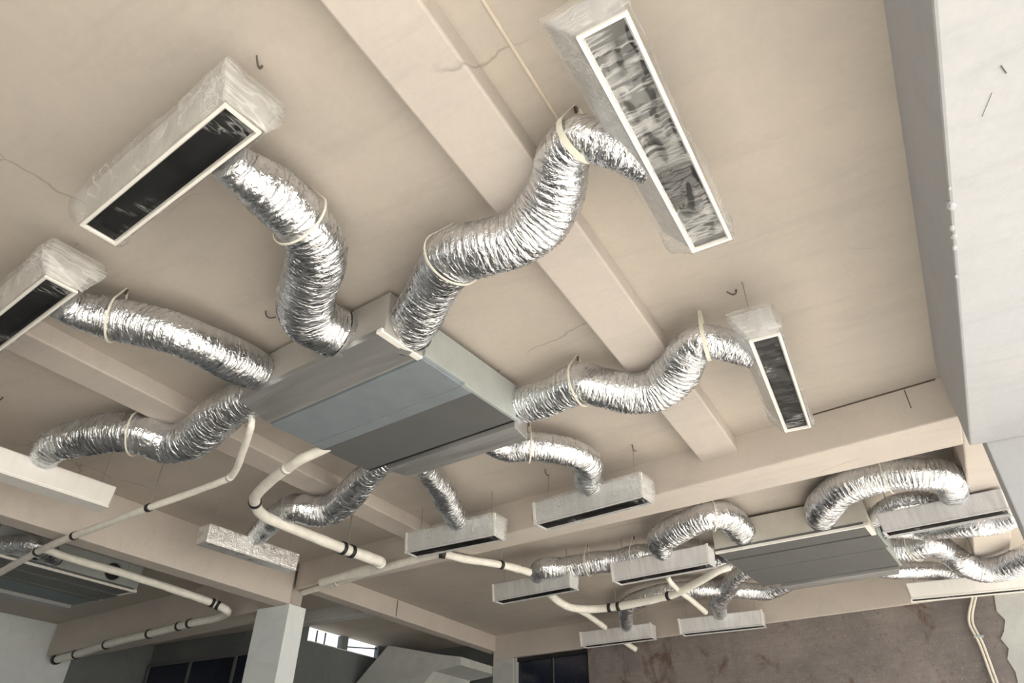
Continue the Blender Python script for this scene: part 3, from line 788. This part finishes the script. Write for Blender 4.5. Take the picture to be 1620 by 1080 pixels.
flexible_duct('g1', 'foil duct looping beside the slate unit at the far left', (), seed=18)

# ------------------------------------------------------------------ lagged refrigerant pipes
def lagged_pipe(key, label, clamps=(), hangers=(), cap=False, mat='lagging', cat='pipe', tape=()):
    P = PIPES[key]
    base = np.array(P[0][:3])
    C, par, q = catmull(P, 0.02)
    C[:, :3] -= base
    n = len(C); seg = 14
    R = np.zeros((n, seg))
    for i in range(n):
        for k in range(seg):
            an = 2 * math.pi * k / seg
            R[i, k] = C[i, 3] * (1 + 0.10 * noise.noise(Vector((math.cos(an) * 1.5, math.sin(an) * 1.5, q[i] * 7 + len(key) + P[0][0]))))
    t = tag(empty('lagged_pipe', tuple(base)), label, cat, 'white lagged pipes')
    v, f = tubeg(C, seg, R)
    obj('lagging', v, f, mat, t, True)
    def sleeve(pname, pos, half, scale, m_):
        i = int(np.argmin(np.abs(par - pos)))
        lo, hi = max(0, i - half), min(n - 1, i + half)
        if hi - lo < 1: lo = max(0, hi - 1)
        Cc = C[lo:hi + 1].copy(); Cc[:, 3] *= scale
        v, f = tubeg(Cc, 16, None, True)
        obj(pname, v, f, m_, t, True)
        return C[i]
    for c in clamps:
        sleeve('clamp', c, 1, 1.2, 'clamp')
    for c in tape:
        sleeve('tape_band', c, 1, 1.10, 'white_frame')
    for hpos, ztop in hangers:
        i = int(np.argmin(np.abs(par - hpos)))
        p = C[i]
        v, f = rod((p[0], p[1], p[2] + p[3] * 0.8), (p[0], p[1], ztop - base[2]), 0.006, 6)
        obj('hanger_rod', v, f, 'rod', t)
    if cap:
        sleeve('end_cap', len(P) - 1, 4, 1.35, 'clamp')
    return t

lagged_pipe('p1', 'thin white pipe from the centre unit running left under the deep beam', (6.0, 8.0, 9.05), ((6.0, 4.2), (8.0, 3.71)), tape=(3.3,))
lagged_pipe('p2', 'thick white lagged pipe looping from the centre unit to the cross beam', (5.1, 7.95, 8.2), ((8.05, 4.2),), tape=(2.4, 10.3))
lagged_pipe('p3', 'white lagged pipe fixed along the cross beam above the column', (3.85, 4.05, 6.5), ((6.5, 4.2),), tape=(1.2, 7.3))
lagged_pipe('p4', 'white lagged pipe bending round beside the slate unit at far left', (4.0, 4.35, 8.0, 8.35, 9.2, 10.2, 11.2), ((2.0, 4.2), (4.15, 4.2)), cap=True)
lagged_pipe('p5', 'white lagged pipe slung below the grey and silver diffusers in the rear bay', (4.0, 4.35, 6.4), ((4.2, 4.2),))
lagged_pipe('p6', 'thin white pipe slanting back below the leftmost rear diffuser', (), (), tape=(2.8,))
lagged_pipe('p7', 'thin white pipe slanting to the far diffuser at the brown wall', (), ())
lagged_pipe('p8', 'stub of white pipe hanging below the far-left rear diffuser', (), (), cap=False)

cd_ = tag(empty('conduit', (0.484, 9.945, 3.82)), 'thin cream conduit bent down the brown back wall', 'conduit')
for dx in (0.0, 0.035):
    tube('conduit_tube', [(0.0 + dx, 0.0, 0.0, 0.014), (-0.131 + dx, 0.014, -0.275, 0.014), (-0.108 + dx, 0.011, -0.53, 0.014), (-0.106 + dx, 0.011, -0.93, 0.014), (-0.10 + dx, 0.011, -1.8, 0.014)],
         10, 'conduit', cd_, 0.03)
for z in (-0.45, -1.0):
    obj('saddle', *boxg(-0.14, -0.04, -0.006, 0.06, z - 0.01, z + 0.01), 'galv_light', cd_)

# ------------------------------------------------------------------ wire stubs left in the ceiling
for k, (x, y, lab) in enumerate([
        (-1.788, 0.90, 'rusty wire stub in the ceiling just beyond the end of the upper-left diffuser'),
        (-3.078, 2.118, 'rusty wire stub in the ceiling left of the curling duct, near the centre unit'),
        (-2.191, 3.411, 'rusty wire stub in the ceiling beside the right side panel of the centre unit'),
        (-1.781, 4.989, 'rusty wire stub above the right end of the diffuser under the cross beam'),
        (-2.66, 5.065, 'rusty wire stub above the left end of the diffuser under the cross beam'),
        (-0.455, 3.376, 'rusty wire stub in the ceiling above the end-on diffuser at right'),
        (-5.658, 1.883, 'rusty wire stub in the ceiling at the left edge, above the sagging duct')]):
    r0 = random.Random(k)
    a = r0.uniform(0, 6.28); d = Vector((math.cos(a), math.sin(a), 0)) * 0.05
    t = tube('ceiling_anchor', [(0, 0, 0.006, 0.005), (d.x * 0.2, d.y * 0.2, -0.03, 0.005), (d.x * 0.7, d.y * 0.7, -0.045, 0.005), (d.x * 1.4, d.y * 1.4, -0.03, 0.004)], 6, 'wire', None, 0.012)
    t.location = (x, y, CZ)
    tag(t, lab, 'anchor', 'wire stubs in the ceiling')
